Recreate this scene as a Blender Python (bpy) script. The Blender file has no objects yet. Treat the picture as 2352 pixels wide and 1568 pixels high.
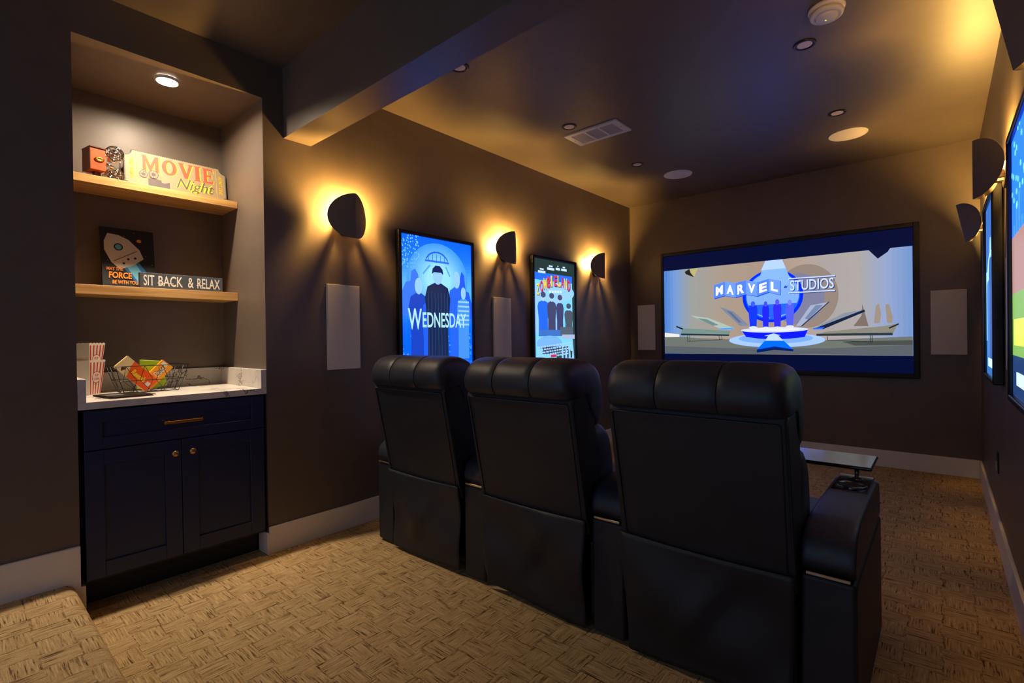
import bpy, bmesh, math, random
from mathutils import Vector, Matrix
from mathutils.geometry import tessellate_polygon
random.seed(7)
S = bpy.context.scene
COL = S.collection

# ---------------------------------------------------------------- camera, world, exposure
HC, D, W, ZC = 1.156, 5.376, 3.02, 2.683
yaw, pit, rol = (math.radians(a) for a in (40.8375, -0.3266, -0.7515))
Fv = Vector((-math.sin(yaw)*math.cos(pit), math.cos(yaw)*math.cos(pit), math.sin(pit)))
R0 = Vector((math.cos(yaw), math.sin(yaw), 0)); U0 = R0.cross(Fv)
Rv = R0*math.cos(rol) + U0*math.sin(rol); Uv = -R0*math.sin(rol) + U0*math.cos(rol)
cd = bpy.data.cameras.new('camera'); cam = bpy.data.objects.new('camera', cd); COL.objects.link(cam)
cd.sensor_width = 36; cd.lens = 1139.83/2352*36; cd.clip_start = .02
m = Matrix((Rv, Uv, -Fv)).transposed().to_4x4(); m.translation = Vector((2.78, 0, HC)); cam.matrix_world = m
S.camera = cam
wd = bpy.data.worlds.new('world'); S.world = wd; wd.use_nodes = True
wd.node_tree.nodes['Background'].inputs[0].default_value = (.52, .66, 1, 1)
WORLD = .60
wd.node_tree.nodes['Background'].inputs[1].default_value = WORLD
S.view_settings.view_transform = 'Standard'; S.view_settings.look = 'None'
S.view_settings.exposure = 0; S.view_settings.gamma = 1
S.cycles.max_bounces = 8; S.cycles.diffuse_bounces = 5; S.cycles.glossy_bounces = 4
S.cycles.sample_clamp_indirect = 4
BULB, NICHE, POSTER, SCREEN = 4500.0, 1050.0, 1.1, 1.05

# ---------------------------------------------------------------- materials
def lin(r, g, b):
    f = lambda c: (c/255)/12.92 if c/255 <= .04045 else ((c/255+.055)/1.055)**2.4
    return (f(r), f(g), f(b), 1)
def mth(nt, op, a, b=None, c=None):
    n = nt.nodes.new('ShaderNodeMath'); n.operation = op
    for i, v in enumerate((a, b, c)):
        if v is None: continue
        if isinstance(v, (int, float)): n.inputs[i].default_value = v
        else: nt.links.new(v, n.inputs[i])
    return n.outputs[0]
def mixc(nt, f, a, b):
    n = nt.nodes.new('ShaderNodeMix'); n.data_type = 'RGBA'
    for i, v in ((0, f), (6, a), (7, b)):
        if isinstance(v, (int, float)): n.inputs[i].default_value = v
        elif isinstance(v, tuple): n.inputs[i].default_value = v
        else: nt.links.new(v, n.inputs[i])
    return n.outputs[2]
def noise(nt, vec, scale, detail=3, rough=.55, dist=0):
    n = nt.nodes.new('ShaderNodeTexNoise'); n.inputs['Scale'].default_value = scale
    n.inputs['Detail'].default_value = detail; n.inputs['Roughness'].default_value = rough
    n.inputs['Distortion'].default_value = dist
    if vec is not None: nt.links.new(vec, n.inputs['Vector'])
    return n.outputs['Fac']
def ramp(nt, v, a, b, lo=0., hi=1.):
    n = nt.nodes.new('ShaderNodeMapRange'); n.interpolation_type = 'SMOOTHSTEP'
    nt.links.new(v, n.inputs[0])
    for i, x in ((1, a), (2, b), (3, lo), (4, hi)): n.inputs[i].default_value = x
    return n.outputs[0]
def comb(nt, *v):
    n = nt.nodes.new('ShaderNodeCombineXYZ')
    for i, x in enumerate(v):
        if isinstance(x, (int, float)): n.inputs[i].default_value = x
        else: nt.links.new(x, n.inputs[i])
    return n.outputs[0]
def coords(nt):
    t = nt.nodes.new('ShaderNodeNewGeometry')           # world position
    s = nt.nodes.new('ShaderNodeSeparateXYZ'); nt.links.new(t.outputs['Position'], s.inputs[0])
    return t.outputs['Position'], s.outputs[0], s.outputs[1], s.outputs[2]
def bump(nt, p, h, strength, dist=.002):
    b = nt.nodes.new('ShaderNodeBump'); b.inputs['Strength'].default_value = strength
    b.inputs['Distance'].default_value = dist
    nt.links.new(h, b.inputs['Height']); nt.links.new(b.outputs[0], p.inputs['Normal'])
def mat(name, col, rough=.5, metal=0, spec=.5, bmp=None, var=0, coat=0, emit=None):
    m = bpy.data.materials.new(name); m.use_nodes = True; nt = m.node_tree
    p = nt.nodes['Principled BSDF']
    p.inputs['Base Color'].default_value = col; p.inputs['Roughness'].default_value = rough
    p.inputs['Metallic'].default_value = metal; p.inputs['Specular IOR Level'].default_value = spec
    p.inputs['Coat Weight'].default_value = coat
    if emit:
        p.inputs['Emission Color'].default_value = emit[0]; p.inputs['Emission Strength'].default_value = emit[1]
    if bmp or var:
        pos = coords(nt)[0]
        if var:
            nz = noise(nt, pos, 9, 4)
            d = tuple(c*(1-var) for c in col[:3])+(1,); l = tuple(min(1, c*(1+var)) for c in col[:3])+(1,)
            nt.links.new(mixc(nt, ramp(nt, nz, .3, .7), d, l), p.inputs['Base Color'])
        if bmp: bump(nt, p, noise(nt, pos, bmp[0], 3), bmp[1])
    return m
def pic(r, g, b, k=1.0, rough=.9):       # a colour of a lit picture (backlit poster or cinema screen)
    key = ('picture_%d_%d_%d_%d_%d' % (r, g, b, round(k*100), rough*100))
    m = bpy.data.materials.get(key)
    if m: return m
    c = lin(r, g, b); q = 1+1.8*min(1, max(0, (c[2]-max(c[0], c[1]))*1.8))     # lit blues run past the display's white, as on the real panels
    return mat(key, (0, 0, 0, 1), rough, spec=.3, emit=((c[0]/q, c[1]/q, c[2], 1), k*q))

M = {}
M['wall'] = mat('taupe_brown_wall_paint', lin(100, 87, 76), .42, bmp=(220, .06), var=.04)
M['ceil'] = mat('taupe_brown_ceiling_paint', lin(100, 88, 78), .42, bmp=(220, .05), var=.04)
M['trim'] = mat('warm_white_trim_paint', lin(226, 216, 200), .45, bmp=(60, .03))
M['navy'] = mat('navy_cabinet_lacquer', lin(24, 35, 70), .42, bmp=(120, .03))
M['navydark'] = mat('dark_toe_kick', lin(15, 18, 30), .6, bmp=(60, .03))
M['brass'] = mat('brushed_brass', lin(212, 150, 62), .32, 1, bmp=(400, .05))
M['champagne'] = mat('champagne_metal_trim', lin(222, 204, 178), .35, 1, bmp=(300, .03))
M['brassdim'] = mat('aged_brass_knob', lin(190, 150, 90), .35, 1, bmp=(300, .05))
M['leather'] = mat('black_leather', lin(40, 43, 54), .48, bmp=(260, .12), var=.12)
M['backcloth'] = mat('black_leather_match_vinyl', lin(26, 28, 36), .55, bmp=(420, .15), var=.15)
M['seam'] = mat('dark_stitching', lin(12, 12, 14), .7, bmp=(500, .2))
M['black'] = mat('black_plastic', lin(14, 14, 16), .35, bmp=(300, .03))
M['blackgloss'] = mat('gloss_black_plastic', lin(10, 10, 13), .12, bmp=(40, .02))
M['cupring'] = mat('polished_gunmetal_ring', lin(96, 100, 112), .14, .9, bmp=(60, .02))
M['hole'] = mat('dark_cup_interior', lin(5, 5, 6), .5, bmp=(40, .02))
M['trayblk'] = mat('satin_black_tray', lin(18, 20, 28), .12, spec=.6, bmp=(300, .02))
M['chrome'] = mat('polished_chrome', lin(225, 222, 218), .08, 1, bmp=(30, .02))
M['steel'] = mat('tray_post_steel', lin(120, 120, 125), .3, 1, bmp=(300, .03))
M['sconce'] = mat('matte_bronze_black_metal', lin(92, 82, 74), .5, 0, bmp=(300, .04))
M['grille'] = mat('speaker_grille_cloth', lin(226, 216, 200), .75, bmp=(900, .3))
M['white'] = mat('white_plastic', lin(226, 218, 200), .4, bmp=(200, .02))
M['ventdark'] = mat('vent_louvre_metal', lin(176, 164, 148), .5, bmp=(200, .03))
M['lens'] = mat('frosted_lamp_lens', lin(236, 214, 196), .35, bmp=(300, .02))
M['frame'] = mat('black_satin_frame', lin(22, 22, 26), .3, .3, bmp=(300, .03))
M['velvet'] = mat('black_velvet_screen_frame', lin(10, 11, 15), .6, bmp=(600, .1))
M['bulb'] = mat('warm_lamp_glass', (1, .8, .5, 1), .3, emit=((1, .56, .13, 1), BULB))
M['led'] = mat('downlight_lens_lit', (1, .9, .8, 1), .4, emit=((1, .80, .58, 1), NICHE))
M['green'] = mat('green_indicator', (.2, 1, 0, 1), .4, emit=((.55, 1, 0, 1), 1.2))

def wood_mat(name, a, b, axis_scale):
    m = bpy.data.materials.new(name); m.use_nodes = True; nt = m.node_tree; p = nt.nodes['Principled BSDF']
    pos, x, y, z = coords(nt)
    v = comb(nt, mth(nt, 'MULTIPLY', x, axis_scale[0]), mth(nt, 'MULTIPLY', y, axis_scale[1]), mth(nt, 'MULTIPLY', z, axis_scale[2]))
    n = noise(nt, v, 1, 5, .6, .6)
    nt.links.new(mixc(nt, ramp(nt, n, .3, .72), a, b), p.inputs['Base Color'])
    p.inputs['Roughness'].default_value = .45; bump(nt, p, n, .1)
    return m
M['oak'] = wood_mat('light_oak', lin(206, 160, 98), lin(170, 122, 66), (40, 3, 60))
M['redwood'] = wood_mat('red_brown_varnished_wood', lin(190, 84, 18), lin(140, 52, 8), (80, 12, 12))
M['darkwood'] = wood_mat('dark_red_brown_wood', lin(92, 40, 14), lin(60, 24, 8), (80, 12, 12))

def quartz():
    m = bpy.data.materials.new('veined_white_quartz'); m.use_nodes = True; nt = m.node_tree; p = nt.nodes['Principled BSDF']
    pos, x, y, z = coords(nt)
    n = noise(nt, pos, 3.1, 5, .6, 1.4)
    v = mth(nt, 'ABSOLUTE', mth(nt, 'SUBTRACT', n, .5))
    f = mth(nt, 'MULTIPLY', ramp(nt, v, 0, .014, 1, 0), ramp(nt, noise(nt, pos, 2.2, 2), .47, .6))
    c = mixc(nt, ramp(nt, noise(nt, pos, 6, 4), .35, .7), lin(226, 218, 206), lin(205, 198, 190))
    nt.links.new(mixc(nt, f, c, lin(38, 40, 58)), p.inputs['Base Color'])
    p.inputs['Roughness'].default_value = .25
    return m
M['quartz'] = quartz()

def carpet():
    m = bpy.data.materials.new('basketweave_carpet'); m.use_nodes = True; nt = m.node_tree; p = nt.nodes['Principled BSDF']
    pos, x, y, z = coords(nt)
    u = mth(nt, 'DIVIDE', mth(nt, 'SUBTRACT', x, 1.30), .1055); v = mth(nt, 'DIVIDE', mth(nt, 'SUBTRACT', y, .965), .0955)
    wob = noise(nt, pos, 14, 2)
    u = mth(nt, 'ADD', u, mth(nt, 'MULTIPLY', mth(nt, 'SUBTRACT', wob, .5), .16))
    fu = mth(nt, 'FLOOR', u); fv = mth(nt, 'FLOOR', v)
    par = mth(nt, 'FLOORED_MODULO', mth(nt, 'ADD', fu, fv), 2)
    lu = mth(nt, 'SUBTRACT', u, fu); lv = mth(nt, 'SUBTRACT', v, fv)
    cid = mth(nt, 'ADD', mth(nt, 'MULTIPLY', fu, 7.31), mth(nt, 'MULTIPLY', fv, 3.77))
    cid = mth(nt, 'ADD', cid, mth(nt, 'MULTIPLY', z, 30))
    sa = noise(nt, comb(nt, mth(nt, 'MULTIPLY', x, 11), mth(nt, 'MULTIPLY', y, 190), cid), 1, 2, .6, .3)
    sb = noise(nt, comb(nt, mth(nt, 'MULTIPLY', x, 190), mth(nt, 'MULTIPLY', y, 11), cid), 1, 2, .6, .3)
    mixf = nt.nodes.new('ShaderNodeMix'); nt.links.new(par, mixf.inputs[0]); nt.links.new(sa, mixf.inputs[2]); nt.links.new(sb, mixf.inputs[3])
    st = mixf.outputs[0]
    # along / across coordinate inside the block
    mx = nt.nodes.new('ShaderNodeMix'); nt.links.new(par, mx.inputs[0]); nt.links.new(lv, mx.inputs[2]); nt.links.new(lu, mx.inputs[3])
    ac = mx.outputs[0]
    edge = mth(nt, 'MINIMUM', ac, mth(nt, 'SUBTRACT', 1, ac))
    border = mth(nt, 'MULTIPLY', ramp(nt, edge, .02, .075, 1, 0), ramp(nt, noise(nt, pos, 30, 2), .42, .6))
    patch = noise(nt, pos, 17, 2)
    dash = mth(nt, 'MULTIPLY', ramp(nt, st, .535, .645), ramp(nt, patch, .36, .62, .25, 1.0))
    f = mth(nt, 'MINIMUM', mth(nt, 'ADD', mth(nt, 'MULTIPLY', dash, .85), mth(nt, 'MULTIPLY', border, .6)), 1)
    lt = mixc(nt, ramp(nt, noise(nt, pos, 260, 2), .3, .7), lin(196, 164, 116), lin(168, 136, 92))
    lt = mixc(nt, ramp(nt, st, .3, .5), lin(206, 176, 130), lt)
    nt.links.new(mixc(nt, f, lt, lin(78, 52, 26)), p.inputs['Base Color'])
    p.inputs['Roughness'].default_value = .95; p.inputs['Specular IOR Level'].default_value = .1
    bump(nt, p, mth(nt, 'SUBTRACT', noise(nt, pos, 420, 2), mth(nt, 'MULTIPLY', f, .6)), .5, .004)
    return m
M['carpet'] = carpet()

# ---------------------------------------------------------------- mesh helpers
def box(bm, x0, x1, y0, y1, z0, z1, bev=0, seg=2, mi=0, X=None):
    r = bmesh.ops.create_cube(bm, size=1)['verts']
    T = Matrix.Translation(((x0+x1)/2, (y0+y1)/2, (z0+z1)/2)) @ Matrix.Diagonal((x1-x0, y1-y0, z1-z0, 1))
    bmesh.ops.transform(bm, matrix=T, verts=r)
    fs = {f for v in r for f in v.link_faces}
    for f in fs: f.material_index = mi
    if bev:
        es = list({e for v in r for e in v.link_edges})
        o = bmesh.ops.bevel(bm, geom=es, offset=bev, segments=seg, profile=.5, affect='EDGES')
        r = list({v for f in o['faces'] for v in f.verts} | {v for v in r if v.is_valid})
        for f in o['faces']: f.material_index = mi
    if X is not None: bmesh.ops.transform(bm, matrix=X, verts=r)
    return r
def face(bm, vs, mi=0):
    try: f = bm.faces.new(vs); f.material_index = mi; return f
    except ValueError: return None
def loft(bm, rings, cap=True, mi=0, closed=True):
    R = [[bm.verts.new(p) for p in r] for r in rings]
    n = len(R[0])
    for a, b in zip(R, R[1:]):
        for i in range(n if closed else n-1):
            j = (i+1) % n
            face(bm, (a[i], a[j], b[j], b[i]), mi)
    if cap:
        face(bm, R[0][::-1], mi); face(bm, R[-1], mi)
    return R
def lathe(bm, prof, X, n=28, mi=0, cap=True):
    # prof: (radius, height) pairs about local z
    rings = [[X @ Vector((r*math.cos(2*math.pi*k/n), r*math.sin(2*math.pi*k/n), h)) for k in range(n)] for r, h in prof]
    return loft(bm, rings, cap, mi)
def tube(bm, pts, r, n=6, mi=0, cyc=False):
    pts = [Vector(p) for p in pts]; rings = []
    for i, p in enumerate(pts):
        a = pts[i-1] if i else (pts[-1] if cyc else p); b = pts[i+1] if i < len(pts)-1 else (pts[0] if cyc else p)
        t = (b-a).normalized(); u = t.cross(Vector((0, 0, 1)))
        if u.length < 1e-3: u = t.cross(Vector((1, 0, 0)))
        u.normalize(); w = t.cross(u)
        rings.append([p + u*r*math.cos(2*math.pi*k/n) + w*r*math.sin(2*math.pi*k/n) for k in range(n)])
    if cyc: rings.append(rings[0])
    loft(bm, rings, not cyc, mi)
def prism(bm, pts, vec, mi=0):
    a = [Vector(p) for p in pts]; loft(bm, [a, [p+Vector(vec) for p in a]], True, mi)
def catmull(pts, n):
    out = []; k = len(pts)
    for i in range(k):
        p0, p1, p2, p3 = (Vector(pts[(i+j-1) % k]) for j in range(4))
        for s in range(n):
            t = s/n
            out.append(.5*((2*p1)+(p2-p0)*t+(2*p0-5*p1+4*p2-p3)*t*t+(-p0+3*p1-3*p2+p3)*t**3))
    return out
RX = lambda a: Matrix.Rotation(a, 4, 'X')
RY = lambda a: Matrix.Rotation(a, 4, 'Y')
RZ = lambda a: Matrix.Rotation(a, 4, 'Z')
TR = lambda *p: Matrix.Translation(p)

def wloc(o):
    v = Vector(o.location); p = o.parent
    while p: v += Vector(p.location); p = p.parent
    return v
def obj(name, bm, mats, parent=None, smooth=False, wn=False, label=None, kind=None):
    me = bpy.data.meshes.new(name)
    bmesh.ops.recalc_face_normals(bm, faces=bm.faces[:])
    if parent is not None: bmesh.ops.translate(bm, verts=bm.verts[:], vec=-wloc(parent))
    for f in bm.faces: f.smooth = smooth
    bm.to_mesh(me); bm.free()
    for x in (mats if isinstance(mats, (list, tuple)) else [mats]): me.materials.append(M[x] if isinstance(x, str) else x)
    o = bpy.data.objects.new(name, me); COL.objects.link(o)
    if parent is not None: o.parent = parent
    if wn:
        w = o.modifiers.new('weighted', 'WEIGHTED_NORMAL'); w.keep_sharp = True
    if label: o['label'] = label
    if kind: o['kind'] = kind
    return o
def NB(): return bmesh.new()
def obox(name, b, mats, parent=None, bev=.003, seg=2, **k):
    bm = NB(); box(bm, *b, bev=bev, seg=seg); return obj(name, bm, mats, parent, smooth=bev > 0, wn=bev > 0, **k)
def thing(name, label, cat, loc, group=None):
    o = bpy.data.objects.new(name, None); COL.objects.link(o); o.empty_display_size = .05
    o.location = loc; o['label'] = label; o['category'] = cat
    if group: o['group'] = group
    return o
def struct(name, bm, mats, **k):
    return obj(name, bm, mats, kind='structure', **k)
def copy_thing(t, loc, label, name=None):
    c = t.copy(); COL.objects.link(c); c.location = loc; c['label'] = label
    for ch in list(t.children):
        d = ch.copy(); COL.objects.link(d); d.parent = c
        for g in list(ch.children):
            e = g.copy(); COL.objects.link(e); e.parent = d
    return c

def glyphs(s, bold=0.0, shear=0.0, space=1.0):
    cu = bpy.data.curves.new('lettering_source', 'FONT'); cu.body = s; cu.offset = bold; cu.shear = shear
    cu.space_character = space; cu.resolution_u = 4
    o = bpy.data.objects.new('lettering_source', cu); COL.objects.link(o)
    dg = bpy.context.evaluated_depsgraph_get(); dg.update()
    me = bpy.data.meshes.new_from_object(o.evaluated_get(dg))
    vs = [v.co.copy() for v in me.vertices]; fs = [list(p.vertices) for p in me.polygons]
    bpy.data.objects.remove(o); bpy.data.curves.remove(cu); bpy.data.meshes.remove(me)
    x0 = min(v.x for v in vs); x1 = max(v.x for v in vs); y0 = min(v.y for v in vs); y1 = max(v.y for v in vs)
    return [((v.x-x0)/(x1-x0), (v.y-y0)/(y1-y0)) for v in vs], fs
def text(bm, s, fn, mi=0, bold=0.0, shear=0.0, space=1.0):
    """letters of s spread over the unit square, placed by fn(u, v)"""
    vs, fs = glyphs(s, bold, shear, space)
    V = [bm.verts.new(fn(*p)) for p in vs]
    for f in fs: face(bm, [V[i] for i in f], mi)

class Flat:
    """a flat printed or lit picture: coloured shapes layered a fraction of a millimetre apart"""
    def __init__(s, o, u, v, n, step=.00012):
        s.o, s.u, s.v, s.n, s.step = Vector(o), Vector(u), Vector(v), Vector(n), step
        s.bm = NB(); s.mats = []; s.k = 0
    def mi(s, m):
        if m not in s.mats: s.mats.append(m)
        return s.mats.index(m)
    def P(s, a, b): return s.o + s.u*a + s.v*b + s.n*(s.k*s.step)
    def poly(s, pts, m):
        s.k += 1; V = [s.bm.verts.new(s.P(*p)) for p in pts]; i = s.mi(m)
        if len(pts) == 4: face(s.bm, V, i)
        else:
            for t in tessellate_polygon([[Vector((p[0], p[1], 0)) for p in pts]]): face(s.bm, [V[j] for j in t], i)
        return s
    def same(s, fn):                     # shapes that do not overlap one another share a layer
        s.k -= 1; fn(); return s
    def rect(s, a0, b0, a1, b1, m): return s.poly([(a0, b0), (a1, b0), (a1, b1), (a0, b1)], m)
    def ell(s, a, b, ra, rb, m, n=40, rot=0):
        c, d = math.cos(rot), math.sin(rot)
        return s.poly([(a+ra*math.cos(t)*c-rb*math.sin(t)*d, b+ra*math.cos(t)*d+rb*math.sin(t)*c) for t in (2*math.pi*i/n for i in range(n))], m)
    def text(s, st, a0, b0, a1, b1, m, bold=0., fn=None, shear=0., space=1., same=False):
        if not same: s.k += 1
        fn = fn or (lambda u, v: (a0+(a1-a0)*u, b0+(b1-b0)*v))
        text(s.bm, st, lambda u, v: s.P(*fn(u, v)), s.mi(m), bold, shear, space); return s
    def line(s, a, b, w, m):
        a, b = Vector(a), Vector(b); t = (b-a).normalized()*w/2; q = Vector((-t.y, t.x))
        return s.poly([(a-q)[:], (b-q)[:], (b+q)[:], (a+q)[:]], m)
    def build(s, name, parent, **k):
        me = s.bm
        return obj(name, me, s.mats, parent, **k)

# ---------------------------------------------------------------- room shell
YL, YR, ZH, NX = .385, 1.168, 2.481, -.60       # niche opening and depth
Y0 = -1.6
bm = NB()
box(bm, -.75, 0, Y0, YL, 0, ZC+.1); box(bm, -.75, 0, YR, D+.12, 0, ZC+.1)
box(bm, -.75, 0, YL, YR, ZH, ZC+.1); box(bm, -.75, NX, YL, YR, 0, ZH)
struct('wall_left', bm, 'wall')
bm = NB(); box(bm, 0, W, D, D+.12, 0, ZC+.1); struct('wall_front', bm, 'wall')
bm = NB(); box(bm, W, W+.12, Y0, D+.12, 0, ZC+.1); struct('wall_right', bm, 'wall')
bm = NB(); box(bm, 0, W, Y0, D, ZC, ZC+.1); struct('ceiling', bm, 'ceil')
bm = NB(); box(bm, -.75, W+.12, Y0, D+.12, -.1, 0); struct('floor', bm, 'carpet')
bm = NB(); box(bm, 0, W, 1.281, 1.441, 2.295, ZC); struct('ceiling_beam', bm, 'ceil')
# carpeted landing with a rounded nose
bm = NB()
prof = [(Y0, 0), (.386, 0), (.376, .06), (.366, .105)]
prof += [(.330+.036*math.cos(a), .114+.036*math.sin(a)) for a in (math.pi/2*i/7 for i in range(8))]
prof += [(Y0, .150)]
loft(bm, [[(x, y, z) for y, z in prof] for x in (0.0155, 1.6)])
struct('floor_landing', bm, 'carpet')
# baseboards
def base(name, pts):
    bm = NB()
    for b in pts: box(bm, *b, bev=.003, seg=2)
    struct(name, bm, 'trim', smooth=True, wn=True)
BT = .015
base('baseboard_left', [(0, BT, Y0, YL, .0, .300), (0, BT, YR-.001, D, 0, .146), (-.115, BT, YL-.004, YL+.016, 0, .126), (-.10, BT, YR-.014, YR+.001, 0, .116)])
base('baseboard_front', [(BT, W-BT, D-BT, D, 0, .146)])
base('baseboard_right', [(W-BT, W, Y0, D, 0, .146)])

# ---------------------------------------------------------------- snack cabinet and worktop
cab = thing('base_cabinet', 'navy blue shaker cabinet with brass hardware under the quartz worktop', 'cabinet', (-.3, .776, 0))
bm = NB(); box(bm, -.585, -.021, YL+.020, YR-.018, .120, .872); obj('cabinet_body', bm, 'navydark', cab)
obox('toe_kick', (-.12, -.105, YL+.020, YR-.018, .0, .119), 'navydark', cab, 0)
def shaker(name, y0, y1, z0, z1, fw, fz):
    bm = NB(); X0, X1 = -.020, .0
    box(bm, X0, X1, y0, y0+fw, z0, z1, .0012, 1); box(bm, X0, X1, y1-fw, y1, z0, z1, .0012, 1)
    box(bm, X0, X1, y0+fw, y1-fw, z0, z0+fz, .0012, 1); box(bm, X0, X1, y0+fw, y1-fw, z1-fz, z1, .0012, 1)
    box(bm, X0, X1-.009, y0+fw, y1-fw, z0+fz, z1-fz)
    return obj(name, bm, 'navy', cab)
for a, b, ky in ((.405, .7635, .733), (.7665, 1.150, .806)):
    d = shaker('door', a, b, .135, .692, .066 if a < .5 else .07, .066)
    bm = NB(); lathe(bm, [(.005, 0), (.005, .014), (.0135, .017), (.015, .022), (.013, .027), (.001, .0285)], TR(.0, ky, .630) @ RY(math.pi/2), 20)
    obj('knob', bm, 'brassdim', d, True)
dr = shaker('drawer', .405, 1.150, .696, .866, .062, .05)
bm = NB(); box(bm, .022, .031, .688, .850, .775, .787, .0015); box(bm, 0, .024, .710, .720, .777, .785); box(bm, 0, .024, .818, .828, .777, .785)
obj('handle', bm, 'brass', dr)

ct = thing('countertop', 'white veined quartz worktop with low upstands filling the niche', 'worktop', (-.3, .776, .873))
bm = NB(); box(bm, NX+.001, .002, YL+.001, YR-.001, .874, .906, .0015); obj('slab', bm, 'quartz', ct)
for nm, b in (('upstand', (NX+.021, .002, YL+.001, YL+.029, .9062, 1.006)), ('upstand', (NX+.021, .002, YR-.029, YR-.001, .9062, 1.006)), ('upstand', (NX+.001, NX+.02, YL+.001, YR-.001, .9062, 1.006))):
    bm = NB(); box(bm, *b, bev=.0015); obj(nm, bm, 'quartz', ct)

# ---------------------------------------------------------------- niche shelves and downlight
for nm, x1, z0, z1, lab in (('floating_shelf', -.357, 1.945, 1.985, 'upper floating oak shelf carrying the ticket-shaped sign'),
                            ('floating_shelf', -.374, 1.402, 1.449, 'lower floating oak shelf carrying the dark space print')):
    o = obox(nm, (NX+.001, x1, YL+.001, YR-.001, z0, z1), 'oak', None, .0015)
    o['label'] = lab; o['category'] = 'shelf'; o['group'] = 'floating shelves in the niche'
t = thing('recessed_downlight', 'small glowing round downlight in the top of the niche', 'ceiling light', (-.155, .771, ZH))
bm = NB(); lathe(bm, [(.052, -.0005), (.052, -.003), (.049, -.014), (.0455, -.014), (.0455, -.0005)], TR(-.155, .771, ZH), 36, cap=False); obj('trim_ring', bm, 'white', t, True)
bm = NB(); lathe(bm, [(.0449, -.0008), (.0449, -.0036)], TR(-.155, .771, ZH), 36); obj('lamp_lens', bm, 'led', t)
ld = bpy.data.lights.new('downlight_beam', 'AREA'); ld.shape = 'DISK'; ld.size = .08; ld.energy = 5.5; ld.spread = math.radians(78); ld.color = (1, .82, .62)
lo = bpy.data.objects.new('downlight_beam', ld); COL.objects.link(lo); lo.parent = t; lo.location = (0, 0, -.0045)

# ---------------------------------------------------------------- things on the shelves
# ornament: old film projector, wooden box body and bright wire reels
t = thing('projector_ornament', 'small wooden film projector ornament with bright wire reels', 'ornament', (-.45, .565, 1.985))
A = TR(-.45, .53, 1.985) @ RZ(math.radians(10))
bm = NB(); box(bm, -.045, .045, -.033, .030, .042, .150, .002, 2, 0, A); obj('wooden_case', bm, 'redwood', t)
bm = NB(); box(bm, -.0455, .0455, -.0352, -.0332, .040, .152, .0004, 1, 0, A); box(bm, -.05, .05, -.036, .033, .1505, .156, .001, 1, 0, A); obj('case_side', bm, 'darkwood', t)
bm = NB(); box(bm, -.03, .03, -.02, .035, 0, .012, .002, 2, 0, A); box(bm, -.014, .014, -.006, .02, .012, .042, .001, 1, 0, A); obj('foot', bm, 'darkwood', t)
bm = NB(); lathe(bm, [(.0, 0), (.013, 0), (.016, .003), (.009, .006), (.007, .004), (0, .005)], A @ TR(.046, .003, .096) @ RY(math.pi/2) @ Matrix.Diagonal((.75, 1.25, 1, 1)), 20, cap=False); obj('badge', bm, 'brass', t, True)
for cz in (.155, .042):
    bm = NB()
    for k in range(2):
        c = A @ Vector((-.004+.016*k, .082, cz))
        for r, tk in ((.036, .004), (.020, .003), (.009, .005)):
            tube(bm, [c+Vector((0, r*math.cos(a), r*math.sin(a))) for a in (2*math.pi*i/20 for i in range(20))], tk, 6, cyc=True)
        for i in range(6):
            a = i*math.pi/3+k*.3
            tube(bm, [c, c+Vector((.004*(i % 2), .036*math.cos(a), .036*math.sin(a)))], .003, 5)
    obj('film_reel', bm, 'chrome', t, True)
for p, q, r in (((.03, .045, .108), (.05, .07, .105), .010), ((.03, .03, .085), (.03, .07, .075), .008), ((.0, .06, .13), (0, .082, .155), .006), ((.0, .05, .06), (0, .082, .042), .007), ((.01, .104, .155), (.01, .104, .042), .003), ((.03, .02, .02), (.04, .075, .018), .010), ((.0, .03, .14), (0, .06, .13), .008)):
    bm = NB(); tube(bm, [A @ Vector(p), A @ Vector(q)], r, 10); obj('lens' if r >= .01 else 'reel_arm', bm, 'chrome', t, True)

# ticket sign
def local(o, u, v): return lambda a, b: Vector(o)+Vector(u)*a+Vector(v)*b
t = thing('ticket_sign', 'cream ticket-shaped sign reading MOVIE NIGHT on the upper shelf', 'sign', (-.50, .908, 1.985))
To = Vector((-.487, .6585, 1.9875)); Tu = Vector((0, 1, 0)); tl = math.radians(7); Tv = Vector((-math.sin(tl), 0, math.cos(tl))); Tn = Tu.cross(Tv)
TW, TH = .50, .218
def notch_outline(w, h, r, e=0):
    p = []
    for cx, cy, a0 in ((0, 0, math.pi/2), (w, 0, math.pi), (w, h, -math.pi/2), (0, h, 0)):
        arc = [(cx+(r+e)*math.cos(a0-math.pi/2*i/8), cy+(r+e)*math.sin(a0-math.pi/2*i/8)) for i in range(9)]
        p.append([(min(max(x, e), w-e), min(max(y, e), h-e)) for x, y in arc])
    # left side with teeth, bottom, right, top
    def teeth(a, b, n, d):
        a, b = Vector(a), Vector(b); q = (b-a).normalized(); nn = Vector((-q.y, q.x)); out = []
        for i in range(n): out += [(a+(b-a)*(i/n))[:], (a+(b-a)*((i+.5)/n)+nn*d)[:]]
        return out
    if e: 
        pts = []
        for i in range(4):
            pts += p[i]; nx = p[(i+1) % 4][0]
            pts += teeth(p[i][-1], nx, 44 if i % 2 == 0 else 16, .0035)[1:]
        return pts
    return sum(p, [])
out = notch_outline(TW, TH, .036)
bm = NB(); prism(bm, [To+Tu*a+Tv*b for a, b in out], -Tn*.018); obj('board', bm, mat('dark_sign_edge', lin(70, 62, 56), .6, bmp=(200, .05)), t)
fl = Flat(To+Tn*.0004, Tu, Tv, Tn)
crm = mat('cream_print', lin(146, 130, 102), .6, bmp=(300, .05)); red = mat('red_print', lin(205, 78, 50), .6, bmp=(300, .05))
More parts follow.
